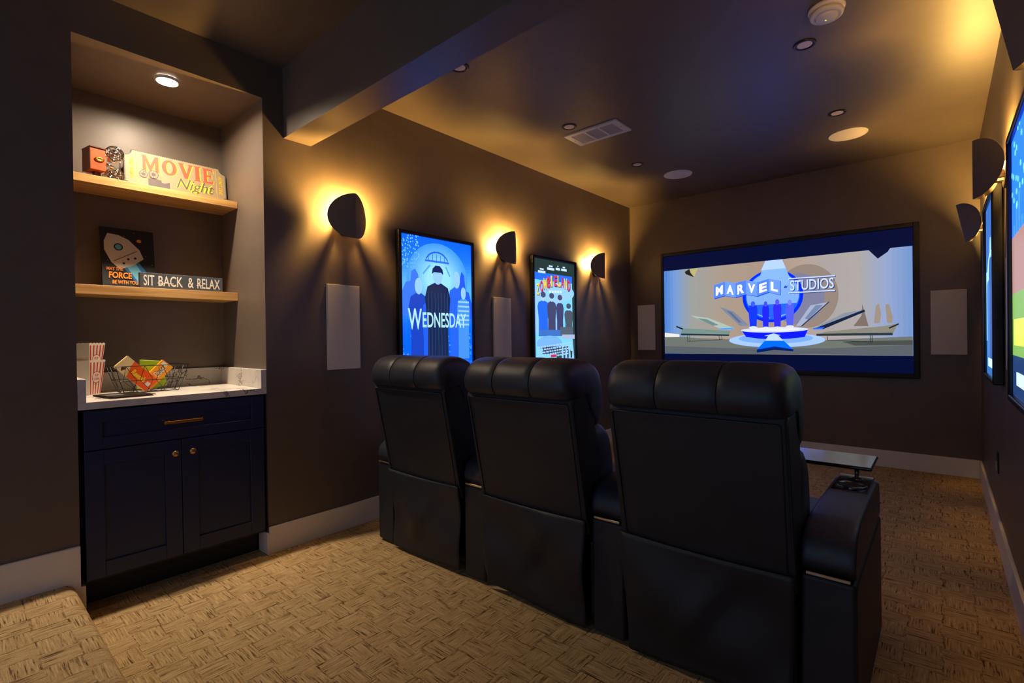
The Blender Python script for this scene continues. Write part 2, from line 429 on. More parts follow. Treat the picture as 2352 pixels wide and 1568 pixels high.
yel = mat('yellow_print', lin(240, 196, 40), .6, bmp=(300, .05)); gry = mat('grey_print', lin(78, 72, 74), .6, bmp=(300, .05))
edge = notch_outline(TW, TH, .036, .0035)
fl.poly(edge, crm)
fl.rect(.054, .004, .0555, TH-.006, yel); fl.rect(TW-.0555, .004, TW-.054, TH-.006, yel)
# MOVIE, drawn as slab-serif letters with a yellow drop shade
def slab(f, x, w, kind, m, dx=0, dy=0, z0=.112, h=.088):
    f.k += 1
    X = lambda a: x+a*w+dx
    Z = lambda b: z0+b*h+dy
    def P(pts): 
        f.k -= 1; f.poly([(X(a), Z(b)) for a, b in pts], m)
    if kind == 'M':
        P([(0, 0), (.30, 0), (.30, .04), (.24, .07), (.24, .62), (.46, .02), (.54, .02), (.76, .62), (.76, .07), (.70, .04), (.70, 0), (1.02, 0), (1.02, .04), (.96, .07), (.96, .93), (1.02, .96), (1.02, 1), (.76, 1), (.5, .40), (.26, 1), (0, 1), (0, .96), (.07, .93), (.07, .07), (0, .04)])
    elif kind == 'V':
        P([(-.04, .96), (.02, .93), (.38, 0), (.60, 0), (.96, .93), (1.03, .96), (1.03, 1), (.66, 1), (.66, .96), (.74, .93), (.54, .36), (.31, .93), (.38, .96), (.38, 1), (-.04, 1)])
    elif kind == 'I':
        P([(0, 0), (1, 0), (1, .04), (.82, .07), (.82, .93), (1, .96), (1, 1), (0, 1), (0, .96), (.18, .93), (.18, .07), (0, .04)])
    elif kind == 'E':
        P([(0, 0), (.96, 0), (1.0, .24), (.93, .24), (.86, .12), (.42, .12), (.42, .45), (.72, .45), (.76, .36), (.82, .36), (.82, .64), (.76, .64), (.72, .55), (.42, .55), (.42, .88), (.84, .88), (.90, .76), (.98, .76), (.95, 1), (0, 1), (0, .96), (.10, .93), (.10, .07), (0, .04)])
    elif kind == 'O':
        n = 28
        for i in range(n):
            a, b = 2*math.pi*i/n, 2*math.pi*(i+1)/n
            P([(.5+.5*math.cos(a), .5+.5*math.sin(a)), (.5+.5*math.cos(b), .5+.5*math.sin(b)), (.5+.22*math.cos(b), .5+.37*math.sin(b)), (.5+.22*math.cos(a), .5+.37*math.sin(a))])
lets = (('M', .078, .082), ('O', .172, .072), ('V', .254, .070), ('I', .330, .034), ('E', .374, .056))
for k, x, w in lets: slab(fl, x, w, k, yel, .0055, -.001)
for k, x, w in lets: slab(fl, x, w, k, red)
fl.text('Night', .235, .028, .430, .108, yel, .045, shear=.35)
fl.text('Night', .238, .028, .433, .108, gry, .0, shear=.35)
fl.text('ADMIT ONE', 0, 0, 0, 0, yel, .01, lambda u, v: (.042-v*.018, .055+u*.112))
fl.text('ADMIT ONE', 0, 0, 0, 0, yel, .01, lambda u, v: (TW-.042+v*.018, .167-u*.112))
for cx, cz, r in ((.085, .090, .019), (.131, .098, .023)):
    fl.ell(cx, cz, r, r, gry, 28); fl.ell(cx, cz, r*.84, r*.84, crm, 28)
    for i in range(4):
        a = math.pi*i/4; fl.line((cx-r*.8*math.cos(a), cz-r*.8*math.sin(a)), (cx+r*.8*math.cos(a), cz+r*.8*math.sin(a)), .0022, gry)
    fl.ell(cx, cz, r*.42, r*.42, gry, 20)
fl.poly([(.105, .072), (.165, .072), (.167, .060), (.180, .058), (.205, .068), (.205, .030), (.105, .030)], gry)
fl.build('printed_face', t)

# dark space print
t = thing('canvas_print', 'dark upright space print with orange lettering on the lower shelf', 'picture', (-.56, .68, 1.449))
Ao = Vector((-.50, .5625, 1.4505)); Au = Vector((0, 1, 0)); tl = math.radians(9); Av = Vector((-math.sin(tl), 0, math.cos(tl))); An = Au.cross(Av)
AW, AH = .232, .328
bm = NB(); prism(bm, [Ao+Au*a+Av*b for a, b in ((0, 0), (AW, 0), (AW, AH), (0, AH))], -An*.016); obj('canvas_board', bm, mat('black_canvas', lin(12, 12, 16), .6, bmp=(600, .2)), t)
fl = Flat(Ao+An*.0003, Au, Av, An)
lg = mat('pale_grey_print', lin(206, 192, 172), .6, bmp=(200, .05)); org = mat('orange_print', lin(236, 134, 30), .6, bmp=(300, .05)); sky = mat('sky_blue_print', lin(96, 170, 196), .6, bmp=(300, .05)); dbl = mat('deep_blue_print', lin(24, 100, 160), .6, bmp=(300, .05)); spk = mat('dark_print', lin(40, 36, 34), .6, bmp=(300, .05))
fl.poly([(.085, .125), (.155, .155), (.232, .03), (.232, 0), (.165, 0)], dbl); fl.poly([(.098, .13), (.14, .15), (.215, .0), (.175, 0)], sky)
# a plain round-nosed rocket, a generic stand-in for the printed craft
def along(a, b): # rocket axis runs up and to the left
    c, s_ = math.cos(math.radians(122)), math.sin(math.radians(122))
    return (.092+a*c-b*s_, .195+a*s_+b*c)
fl.poly([along(*p) for p in ((-.070, .062), (-.02, .074), (.05, .062), (.09, .036), (.118, 0), (.09, -.036), (.05, -.062), (-.02, -.074), (-.070, -.062), (-.078, 0))], lg)
fl.ell(*along(.035, 0), .020, .020, spk, 24); fl.ell(*along(.035, 0), .014, .014, sky, 24)
for a, b in ((-.05, .03), (-.05, -.03), (-.04, 0)): fl.ell(*along(a, b), .006, .006, spk, 14)
fl.line(along(-.02, .06), along(-.02, -.06), .003, spk)
fl.ell(.165, .268, .011, .009, org, 24)
for i in range(16):
    fl.ell(random.uniform(.01, .222), random.uniform(.13, .32), .0016, .0016, lg, 8)
fl.text('MAY THE', .018, .094, .088, .112, org, .03, shear=.08); fl.text('FORCE', .026, .052, .125, .086, org, .035, shear=.08); fl.text('BE WITH YOU', .040, .022, .150, .042, org, .025, shear=.08)
fl.build('printed_face', t)

# block sign
t = thing('block_sign', 'narrow slate block sign reading SIT BACK AND RELAX on the lower shelf', 'sign', (-.41, .90, 1.449))
bm = NB(); box(bm, -.425, -.397, .697, 1.094, 1.4495, 1.531, .0015); obj('block', bm, mat('slate_blue_block', lin(66, 72, 78), .6, bmp=(200, .1), var=.1), t)
fl = Flat((-.3967, .697, 1.4495), (0, 1, 0), (0, 0, 1), (1, 0, 0))
wht = mat('white_print', lin(230, 222, 208), .6, bmp=(300, .05))
for s, a, b in (('SIT', .016, .064), ('BACK', .082, .195), ('&', .220, .248), ('RELAX', .266, .382)): fl.text(s, a, .014, b, .070, wht, .012)
fl.rect(.078, .028, .112, .032, wht); fl.rect(.262, .028, .292, .032, wht); fl.rect(.125, .028, .152, .032, wht)
fl.build('lettering', t)

# ---------------------------------------------------------------- things on the worktop
CZ = .9065
prd = mat('popcorn_red', lin(200, 60, 44), .6, bmp=(300, .05)); pwh = mat('popcorn_white_card', lin(232, 222, 206), .6, bmp=(200, .05))
def popcorn(zb, label):
    t = thing('popcorn_box', label, 'popcorn box', (-.415, .475, zb), 'striped popcorn boxes stacked on the worktop')
    A = TR(-.415, .486, zb) @ RZ(math.radians(40)); H = .172; w0, w1 = .031, .047
    n = 10; rings = []
    bm = NB()
    def ring(z, w, wave=0):
        pts = []
        for sx, sy, tx, ty in ((1, -1, 0, 1), (1, 1, -1, 0), (-1, 1, 0, -1), (-1, -1, 1, 0)):
            for i in range(n):
                s = 2*i/n; dz = .004*math.sin(i*math.pi) + (.005 if i % 2 else 0)*wave
                pts.append(A @ Vector((w*(sx+tx*s), w*(sy+ty*s), z+dz)))
        return pts
    loft(bm, [ring(0, w0), ring(H-.01, w1-.0009), ring(H-.004, w1, 1), ring(H-.005, w1-.0015, 1), ring(.012, w0-.001), ], True)
    obj('carton', bm, pwh, t)
    # stripes on the front (+x) face, following its taper
    slope = (w1-w0)/H
    fl = Flat((0, 0, 0), (1, 0, 0), (0, 1, 0), (0, 0, 1))
    fl.P = lambda a, b: A @ Vector((w0+slope*b*H+.0006+fl.k*.0002, a*(w0+slope*b*H), b*H))
    for k in range(5):
        c = -.84+k*.42; fl.poly([(c-.085, .02), (c+.085, .02), (c+.085, .93), (c-.085, .93)], prd); fl.k -= 1
    fl.ell(0, .50, .64, .17, prd, 36); fl.ell(0, .50, .58, .153, pwh, 36)
    fl.text('POP', -.26, .52, .26, .59, prd, .03); fl.text('CORN', -.42, .42, .42, .49, prd, .03)
    fl.build('printed_stripes', t)
popcorn(CZ, 'lower red striped popcorn box standing on the worktop')
popcorn(CZ+.084, 'upper red striped popcorn box nested in the one below')

# wire basket
BX, BY = -.345, .714
t = thing('wire_basket', 'black geometric wire basket of sweets on the worktop', 'basket', (BX, BY, CZ))
def brect(wx, wy, z): return [(BX+sx*wx, BY+sy*wy, z) for sx, sy in ((1, -1), (1, 1), (-1, 1), (-1, -1))]
top, midr, bot = brect(.105, .153, CZ+.138), brect(.09, .135, CZ+.065), brect(.075, .115, CZ+.004)
bm = NB(); tube(bm, top, .0023, 6, cyc=True); obj('rim', bm, 'black', t, True)
bm = NB()
tube(bm, midr, .0017, 5, cyc=True); tube(bm, bot, .0019, 5, cyc=True)
lerp = lambda a, b, f: tuple(x+(y-x)*f for x, y in zip(a, b))
for i in range(4):
    j = (i+1) % 4; tube(bm, [top[i], midr[i], bot[i]], .0017, 5)
    for f in ((.25, .5, .75) if i % 2 == 0 else (.5,)):
        tube(bm, [lerp(top[i], top[j], f-.12), lerp(midr[i], midr[j], f), lerp(bot[i], bot[j], f-.10)], .0014, 5)
        tube(bm, [lerp(top[i], top[j], f-.12), lerp(midr[i], midr[j], f-.2), lerp(bot[i], bot[j], f)], .0014, 5)
for f in (.2, .4, .6, .8): tube(bm, [lerp(bot[0], bot[1], f), lerp(bot[3], bot[2], f)], .0014, 5)
obj('wire_mesh', bm, 'black', t, True)
def carton(label, cx, cy, cz, w, h, d, ang, yawa, cols, writer, tilt=0):
    t = thing('candy_box', label, 'sweets box', (cx, cy, cz), 'sweets boxes in the wire basket')
    A = TR(cx, cy, cz) @ RZ(yawa) @ RX(ang) @ RY(tilt)
    bm = NB(); box(bm, -d/2, d/2, -w/2, w/2, -h/2, h/2, .0015, 1, 0, A); obj('carton', bm, cols[0], t)
    o = A @ Vector((d/2+.0004, -w/2, -h/2)); R3 = A.to_3x3()
    fl = Flat(o, R3 @ Vector((0, 1, 0)), R3 @ Vector((0, 0, 1)), R3 @ Vector((1, 0, 0)))
    writer(fl, w, h); fl.build('printed_face', t); return t
cor = mat('candy_orange_red', lin(240, 90, 20), .35, bmp=(80, .03)); cye = mat('candy_yellow_orange', lin(246, 160, 34), .35, bmp=(80, .03)); cgr = mat('candy_green', lin(150, 180, 30), .35, bmp=(80, .03))
ccr = mat('candy_cream', lin(232, 206, 150), .4, bmp=(80, .03)); clem = mat('candy_lemon', lin(250, 214, 40), .4, bmp=(80, .03)); cbr = mat('candy_brown', lin(92, 48, 22), .4, bmp=(80, .03))
def wr_orange(f, w, h):
    f.rect(0, h*.70, w, h, ccr); f.poly([(0, h*.62), (w*.35, h*.68), (w*.6, h*.74), (w, h*.78), (w, 0), (0, 0)], cor)
    f.poly([(.08*w, h*.82), (.4*w, h*.78), (.3*w, h*.90)], cbr)
    f.text("Reese's", 0, 0, 0, 0, clem, .04, lambda u, v: (w*(.30+.36*v), h*(.62-.40*u)))
    f.rect(w*.3, h*.06, w*.55, h*.17, pwh)
def wr_yellow(f, w, h):
    f.rect(0, 0, w, h, cye); f.rect(w*.2, h*.03, w*.8, h*.14, pwh)
    f.text('Milk Duds', 0, 0, 0, 0, cbr, .09, lambda u, v: (w*(.22+.6*v), h*(.92-.72*u)))
    f.text('Milk Duds', 0, 0, 0, 0, pwh, .03, lambda u, v: (w*(.24+.56*v), h*(.91-.70*u)))
def wr_green(f, w, h):
    f.rect(0, 0, w, h*.8, mat('candy_lime', lin(190, 190, 30), .4, bmp=(80, .03))); f.ell(w*.5, h*.45, w*.28, h*.16, clem, 24); f.ell(w*.62, h*.5, w*.12, h*.08, cbr, 20)
carton("orange sweets box with a cream end, leaning left in the wire basket", BX+.045, .654, CZ+.097, .078, .182, .022, math.radians(44), 0, [ccr], wr_orange)
carton('yellow sweets box leaning right in the wire basket', BX+.030, .742, CZ+.087, .062, .150, .022, math.radians(-42), 0, [cye], lambda f, w, h: [f.rect(0, 0, w, h, cye), f.rect(w*.12, h*.86, w*.6, h*.97, pwh), f.text('Milk Duds', 0, 0, 0, 0, cbr, .08, lambda u, v: (w*(.75-.55*v), h*(.10+.72*u))), f.text('Milk Duds', 0, 0, 0, 0, pwh, .02, lambda u, v: (w*(.73-.51*v), h*(.11+.70*u)))])
carton('green sweets box standing upright at the back of the basket', BX-.035, .722, CZ+.086, .085, .150, .022, math.radians(-6), 0, [cgr], wr_green)
carton('green sweets box lying low behind the yellow one', BX-.004, .755, CZ+.056, .07, .075, .022, math.radians(12), 0, [cgr], lambda f, w, h: f.rect(w*.1, h*.1, w*.9, h*.9, cgr))

# menu cards
drk = mat('dark_brown_card', lin(40, 31, 27), .8, spec=.05, bmp=(200, .05)); pgr = mat('grey_card_print', lin(104, 98, 94), .8, spec=.05, bmp=(200, .05))
for i, (dx, dy, r, lab) in enumerate(((0, 0, 6, 'dark menu card lying beneath the other on the worktop'), (-.008, .006, 10, 'printed dark menu card lying uppermost on the worktop'))):
    t = thing('menu_card', lab, 'menu card', (-.16, .575, CZ+.003*i), 'menu cards on the worktop')
    A = TR(-.185+dx, .578+dy, CZ+.0003+.0034*i) @ RZ(math.radians(r))
    bm = NB(); box(bm, -.115, .115, -.085, .085, 0, .003, .0008, 1, 0, A); obj('card', bm, drk, t)
    o = A @ Vector((.115, -.085, .0032)); R3 = A.to_3x3()
    fl = Flat(o, R3 @ Vector((0, 1, 0)), R3 @ Vector((-1, 0, 0)), Vector((0, 0, 1)))
    for k in range(5): fl.rect(.015, .04+.035*k, random.uniform(.05, .10), .045+.035*k, pgr)
    fl.rect(.01, .09, .08, .16, pgr)
    fl.build('printed_face', t)

# ---------------------------------------------------------------- ceiling fittings
def can(x, y, label):
    t = thing('recessed_light', label, 'ceiling light', (x, y, ZC), 'unlit recessed ceiling lights')
    bm = NB(); lathe(bm, [(.054, -.0005), (.054, -.004), (.050, -.007), (.036, -.004), (.036, -.0005)], TR(x, y, ZC), 36, cap=False); obj('trim_ring', bm, 'black', t, True)
    bm = NB(); lathe(bm, [(.0358, -.0006), (.0358, -.0035)], TR(x, y, ZC), 32); obj('lens', bm, 'lens', t)
can(2.247, 3.002, 'unlit recessed light with black ring nearest the smoke detector')
can(2.249, 4.073, 'unlit recessed light beside the gold-lit round ceiling speaker')
can(.756, 3.006, 'unlit recessed light right beside the white ceiling vent')
can(.757, 4.066, 'unlit recessed light near the poster wall and round speaker')
can(.745, 1.931, 'unlit recessed light partly hidden by the dark ceiling beam')
for x, y, lab in ((.916, 4.577, 'round white ceiling speaker nearer the poster wall'), (2.252, 4.563, 'round white ceiling speaker lit gold nearer the right wall')):
    t = thing('ceiling_speaker', lab, 'speaker', (x, y, ZC), 'round ceiling speakers')
    bm = NB(); lathe(bm, [(.128, -.0005), (.128, -.004), (.126, -.006), (.120, -.006), (.120, -.0005)], TR(x, y, ZC), 48, cap=False); obj('rim', bm, 'white', t, True)
    bm = NB(); lathe(bm, [(.1198, -.0006), (.1198, -.0050), (.06, -.0056), (.001, -.0058)], TR(x, y, ZC), 48); obj('grille', bm, 'grille', t)
t = thing('air_vent', 'white rectangular three-panel air vent in the ceiling', 'vent', (.852, 3.233, ZC))
bm = NB(); vx0, vx1, vy0, vy1 = .632, 1.070, 3.116, 3.350; zt = ZC-.0005
for b in ((vx0, vx1, vy0, vy0+.034), (vx0, vx1, vy1-.034, vy1), (vx0, vx0+.045, vy0+.034, vy1-.034), (vx1-.045, vx1, vy0+.034, vy1-.034)): box(bm, *b, zt-.010, zt)
for k in (1, 2):
    xx = vx0+.045+k*(vx1-vx0-.09)/3; box(bm, xx-.008, xx+.008, vy0+.034, vy1-.034, zt-.010, zt)
obj('frame', bm, 'white', t)
for k in range(3):
    a = vx0+.045+k*(vx1-vx0-.09)/3+(.008 if k else 0); b = vx0+.045+(k+1)*(vx1-vx0-.09)/3-(.008 if k < 2 else 0)
    bm = NB()
    for i in range(9):
        y = vy0+.036+i*.0182; box(bm, a+.001, b-.001, -.0085, .0085, -.0008, .0008, 0, 1, 0, TR(0, y+.008, zt-.006) @ RX(math.radians(-24)))
    obj('louvre_panel', bm, 'ventdark', t)
bm = NB()
for x in (vx0+.022, vx1-.022):
    bm = NB(); lathe(bm, [(.004, -.0101), (.004, -.0118), (.001, -.0122)], TR(x, 3.233, zt), 10); obj('screw', bm, 'steel', t)
# smoke detector
sx, sy = 2.385, 2.735
t = thing('smoke_detector', 'round white smoke detector on the ceiling with a green light', 'smoke detector', (sx, sy, ZC))
bm = NB(); lathe(bm, [(.074, -.0005), (.076, -.010), (.074, -.016), (.060, -.018)], TR(sx, sy, ZC), 40); obj('base_plate', bm, 'white', t, True)
bm = NB(); lathe(bm, [(.058, -.018), (.066, -.022), (.070, -.030), (.066, -.042), (.052, -.046), (.050, -.042), (.046, -.042), (.045, -.050), (.040, -.054), (.001, -.055)], TR(sx, sy, ZC), 40); obj('cover', bm, 'white', t, True)
bm = NB(); lathe(bm, [(.0032, -.0545), (.003, -.057), (.0005, -.058)], TR(sx-.004, sy+.006, ZC), 10); obj('indicator_light', bm, 'green', t)

# ---------------------------------------------------------------- wall speakers and outlet
def wall_speaker(b, ax, label):
    x0, x1, y0, y1, z0, z1 = b
    t = thing('wall_speaker', label, 'speaker', ((x0+x1)/2, (y0+y1)/2, z0), 'flush wall speakers')
    if ax == 'x':
        s = 1 if x0 < 1 else -1; xf = x1 if s > 0 else x0
        bm = NB(); box(bm, x0, x1, y0, y1, z0, z1, .002); obj('frame', bm, 'white', t, True, True)
        bm = NB(); box(bm, xf, xf+s*.0015, y0+.004, y1-.004, z0+.004, z1-.004) if s > 0 else box(bm, xf-.0015, xf, y0+.004, y1-.004, z0+.004, z1-.004); obj('grille', bm, 'grille', t)
    else:
        bm = NB(); box(bm, x0, x1, y0, y1, z0, z1, .002); obj('frame', bm, 'white', t, True, True)
        bm = NB(); box(bm, x0+.004, x1-.004, y0-.0015, y0, z0+.004, z1-.004); obj('grille', bm, 'grille', t)
wall_speaker((0.0005, .014, 1.520, 1.740, .983, 1.498), 'x', 'white wall speaker left of the blue poster, under the nearest sconce')
wall_speaker((0.0005, .014, 2.975, 3.195, .983, 1.498), 'x', 'white wall speaker between the blue poster and the pale poster')
wall_speaker((W-.014, W-.0005, 2.975, 3.195, .983, 1.498), 'x', 'white wall speaker seen edge-on between the two right-wall posters')
wall_speaker((.096, .308, D-.014, D-.0005, 1.004, 1.524), 'y', 'white wall speaker left of the cinema screen')
wall_speaker((2.717, 2.940, D-.014, D-.0005, .980, 1.506), 'y', 'white wall speaker right of the cinema screen')
t = thing('wall_outlet', 'small black outlet low on the right wall', 'outlet', (W, 3.88, .43))
bm = NB(); box(bm, W-.006, W-.0005, 3.845, 3.918, .370, .486, .0015); obj('cover_plate', bm, 'black', t)
bm = NB(); box(bm, W-.011, W-.006, 3.862, 3.900, .385, .430, .0015); obj('socket', bm, 'ventdark', t)

# ---------------------------------------------------------------- sconces
def sconce(y0, right, tilt, label):
    s = -1 if right else 1; X = TR(W, y0, 0) @ RZ(math.pi) if right else TR(0, y0, 0)
    t = thing('wall_sconce', label, 'wall light', (W if right else 0, y0, 1.863), 'folded disc wall sconces')
    bm = NB(); lathe(bm, [(.060, .0005), (.060, .020), (.057, .023), (.001, .023)], X @ TR(0, 0, 1.863) @ RY(math.pi/2), 36); obj('backplate', bm, 'sconce', t, True, True)
    bm = NB()
    for k in (-1, 1): box(bm, .022, .084, .047*k-.006, .047*k+.006, 1.842, 1.876, .0006, 1, 0, X)
    box(bm, .022, .116, -.008, .008, 1.8355, 1.8385, .0006, 1, 0, X); box(bm, .076, .084, -.0525, .0525, 1.842, 1.872, .0006, 1, 0, X)
    obj('bracket', bm, 'sconce', t)
    bm = NB(); lathe(bm, [(.012, 1.838), (.014, 1.842), (.014, 1.905), (.011, 1.912)], X @ TR(.056, 0, 0), 20); obj('lamp_holder', bm, 'sconce', t, True, True)
    bm = NB(); lathe(bm, [(.008, 1.9125), (.010, 1.924), (.0125, 1.936), (.014, 1.950), (.0125, 1.964), (.009, 1.976), (.004, 1.984), (.001, 1.985)], X @ TR(.056, 0, 0), 20); obj('bulb', bm, 'bulb', t, True)
    # folded shade: two half discs meeting in a vertical crease furthest from the wall
    bm = NB(); N, K = 28, 9; R = Matrix.Identity(4)
    if tilt: R = TR(.10, 0, 1.86) @ RY(tilt) @ TR(-.10, 0, -1.86)
    rows = []
    for i in range(-N, N+1):
        tt = i/N; a = math.sin(abs(tt)*math.pi/2)*(1 if tt > 0 else -1)
        h = .1345*math.sqrt(max(0, 1-a*a)); h = max(h, .004)
        xx = .124-.086*abs(a) - .010*a*a
        rows.append([bm.verts.new(X @ R @ Vector((xx, .130*a, 1.9065+h*(2*j/(K-1)-1)))) for j in range(K)])
    for a, b in zip(rows, rows[1:]):
        for j in range(K-1): face(bm, (a[j], a[j+1], b[j+1], b[j]))
    o = obj('shade', bm, 'sconce', t, False)
    sd = o.modifiers.new('thickness', 'SOLIDIFY'); sd.thickness = .002; sd.offset = 0
for y, lab in ((1.652, 'folded disc sconce on the poster wall nearest the snack niche'), (3.124, 'folded disc sconce on the poster wall between the two lit posters'), (4.575, 'folded disc sconce on the poster wall nearest the screen')):
    sconce(y, False, 0, lab)
sconce(1.655, True, math.radians(10.5), 'dark sconce at the top right corner, closest to the viewer')
sconce(3.140, True, 0, 'upright folded sconce on the right wall between the posters')
sconce(4.590, True, math.radians(10.5), 'tilted folded sconce on the right wall nearest the screen')

# ---------------------------------------------------------------- lit posters
def poster(right, y0, y1, label, painter):
    z0, z1 = .890, 1.905; dp = .045; fw = .026
    t = thing('poster_lightbox', label, 'poster', (W if right else 0, (y0+y1)/2, z0), 'lit film poster frames')
    s = -1 if right else 1; bx = W if right else 0
    def bar(bm, *b):
        a, c, y_0, y_1, z_0, z_1 = b; xs = sorted((bx+s*a, bx+s*c)); box(bm, xs[0], xs[1], y_0, y_1, z_0, z_1, .007, 3)
    bm = NB()
    bar(bm, .001, dp, y0, y0+fw, z0, z1); bar(bm, .001, dp, y1-fw, y1, z0, z1)
    bar(bm, .001, dp, y0+fw-.004, y1-fw+.004, z0, z0+fw); bar(bm, .001, dp, y0+fw-.004, y1-fw+.004, z1-fw, z1)
    obj('frame', bm, 'frame', t, True, True)
    w, h = y1-y0-2*fw+.006, z1-z0-2*fw+.006
    xs = sorted((bx+s*.004, bx+s*.0295)); bm = NB(); box(bm, xs[0], xs[1], y0+fw-.002, y1-fw+.002, z0+fw-.002, z1-fw+.002); obj('light_panel', bm, 'black', t)
    if right: fl = Flat((W-.030, y1-fw+.003, z0+fw-.003), (0, -w, 0), (0, 0, h), (-1, 0, 0))
    else: fl = Flat((.030, y0+fw-.003, z0+fw-.003), (0, w, 0), (0, 0, h), (1, 0, 0))
    painter(fl); fl.build('artwork', t)
PK = [POSTER]
def p(r, g, b, k=1.0): return pic(r, int(min(255, g*1.14)) if b > max(r, g)+40 else g, b, k*PK[0], .25)
def figure(f, x, z0, h, w, m, head):                  # plain faceless standing figure
    f.poly([(x-w*.42, z0), (x+w*.42, z0), (x+w*.40, z0+h*.40), (x+w*.5, z0+h*.70), (x+w*.40, z0+h*.80), (x+w*.12, z0+h*.84), (x-w*.12, z0+h*.84), (x-w*.40, z0+h*.80), (x-w*.5, z0+h*.70), (x-w*.40, z0+h*.40)], m)
    f.ell(x, z0+h*.91, w*.19, h*.085, head, 24)
def paint_blue(f):
    n = 40
    for i in range(n):                                 # sky bands, brightest in the middle
        v = i/n; q = math.exp(-((v-.62)/.20)**2)
        f.rect(0, v, 1, (i+1)/n, p(4+int(86*q), 88+int(72*q), 216+int(22*q)))
        f.k -= 1
    f.k += 1
    for i in range(10): k = i/9; f.ell(.50, .70, .43-.26*k, (.43-.26*k)*.62, p(int(70+84*k), int(138+62*k), int(237+12*k)))
    for i in range(90):
        a, b = random.random()*.24, .76+random.random()*.24
        if a+(1-b) < .40: f.same(lambda: f.ell(a, b, .008, .006, p(112, 168, 248), 8))
    for i in range(160):
        a, b = random.random(), random.random()*.30
        f.same(lambda: f.ell(a, b, .012, .008, p(30+random.randint(0, 60), 100+random.randint(0, 50), 236), 8))
    f.poly([(0, .58), (.06, .66), (.12, .67), (.13, .74), (.18, .76), (.22, .72), (.24, .60), (.3, .45), (0, .42)], p(56, 106, 206))
    f.poly([(1, .52), (.95, .62), (.90, .63), (.88, .75), (.84, .78), (.80, .70), (.78, .5), (1, .40)], p(36, 80, 184))
    for i in range(10):                                # wrought arch over the middle
        a = math.radians(25+13*i); b = math.radians(25+13*(i+1))
        f.line((.48+.17*math.cos(a), .80+.10*math.sin(a)), (.48+.17*math.cos(b), .80+.10*math.sin(b)), .012, p(32, 84, 176))
    f.line((.31, .83), (.65, .83), .014, p(44, 98, 190)); f.line((.28, .73), (.38, .80), .016, p(88, 146, 232)); f.line((.66, .73), (.60, .80), .016, p(88, 146, 232))
    for i in range(5): f.line((.36+.055*i, .83), (.36+.055*i, .88), .007, p(36, 88, 180))
    dk, dk2, sk = p(20, 42, 110), p(14, 30, 84), p(150, 180, 236)
    figure(f, .22, .0, .70, .26, p(26, 60, 150), sk); figure(f, .76, .0, .78, .26, p(40, 90, 196), sk)
    figure(f, .36, .0, .63, .20, p(34, 84, 190), sk); figure(f, .86, .10, .56, .20, p(70, 130, 190), sk)
    for i in range(6): f.rect(.775, .36+.035*i, .945, .374+.035*i, p(150, 204, 232))
    figure(f, .48, .0, .80, .36, p(24, 40, 76), sk)
    f.poly([(.40, .735), (.41, .775), (.45, .80), (.51, .80), (.55, .775), (.56, .735), (.53, .75), (.43, .75)], dk2)
    for i in range(7): f.same(lambda: f.rect(.345+.045*i, .02, .352+.045*i, .60, p(40, 62, 104)))
    f.k += 2
    tc = p(176, 232, 236)
    def arch(st, a0, a1, b0, b1):
        f.text(st, 0, 0, 0, 0, tc, .016, lambda u, v: (a0+(a1-a0)*u, b0+(b1-b0)*v))
    arch('W', .075, .255, .325, .475)
    arch('EDNESDAY', .265, .895, .340, .452)
def paint_pale(f):
    f.rect(0, 0, 1, 1, p(38, 58, 56)); f.rect(.0, .0, .93, .87, p(40, 98, 190)); f.rect(.0, 0, .93, .80, p(122, 188, 232)); f.rect(0, .30, .6, .72, p(150, 206, 240))
    f.ell(.5, .70, .48, .10, p(150, 208, 242)); f.rect(.93, .0, 1, .30, p(40, 66, 62))
    cr = p(206, 236, 246)
    for x0, x1, z in ((.10, .27, .865), (.31, .48, .905), (.52, .62, .915), (.65, .79, .915)):
        f.rect(x0, z, x1, z+.022, cr); f.rect(x0+.04, z+.030, x1-.04, z+.044, cr)
    ti = 'ZOMBIELAND'; wd = .80/len(ti)
    for i, ch in enumerate(ti):
        c = (i+.5)/len(ti); z = .835-.30*(c-.62)**2
        a0 = .055+.83*i/len(ti); w = .83/len(ti)*(.45 if ch == 'I' else .86)
        f.text(ch, a0+.010, z-.087, a0+w+.010, z+.018, p(60, 30, 50), .03)
        f.text(ch, a0, z-.080, a0+w, z+.026, p(236, 216, 70) if i % 2 == 0 else p(226, 56, 84), .03, same=False)
    for i in range(5): f.rect(.34+.065*i, .685+.012*i/5, .39+.065*i, .708+.012*i/5, p(208, 236, 246))
    gry_, nav, dkb = p(120, 140, 160), p(28, 92, 176), p(62, 66, 92)
    sk = p(168, 208, 236)
    figure(f, .20, .27, .40, .26, nav, sk); figure(f, .40, .27, .40, .22, dkb, sk); figure(f, .60, .27, .39, .19, p(58, 62, 96), sk); figure(f, .82, .27, .31, .22, p(70, 82, 94), sk)
    for x, z in ((.20, .662), (.40, .658), (.60, .648), (.82, .57)): f.ell(x, z, .06, .028, p(66, 72, 92), 16)
    f.rect(.10, .27, .62, .33, p(60, 100, 160)); f.rect(.60, .28, .93, .36, p(80, 94, 106)); f.rect(.64, .24, .97, .285, p(170, 188, 200))
    f.ell(.34, .20, .30, .075, p(120, 160, 214)); f.rect(.17, .10, .80, .17, p(44, 60, 78)); f.rect(.5, .05, .93, .13, p(40, 72, 70))
    for i in range(4): f.poly([(.62+.09*i, .02), (.68+.09*i, .02), (.65+.09*i, .24)], p(150, 206, 232))
    for r in range(5):
        x = .06
        while x < .86:
            w = random.uniform(.03, .07); z = .05+.026*r+.05*x; f.rect(x, z, x+w, z+.015, p(164, 210, 226)); f.k -= 1; x += w+.015
    f.k += 2; f.rect(.36, .068, .49, .092, p(220, 40, 70))
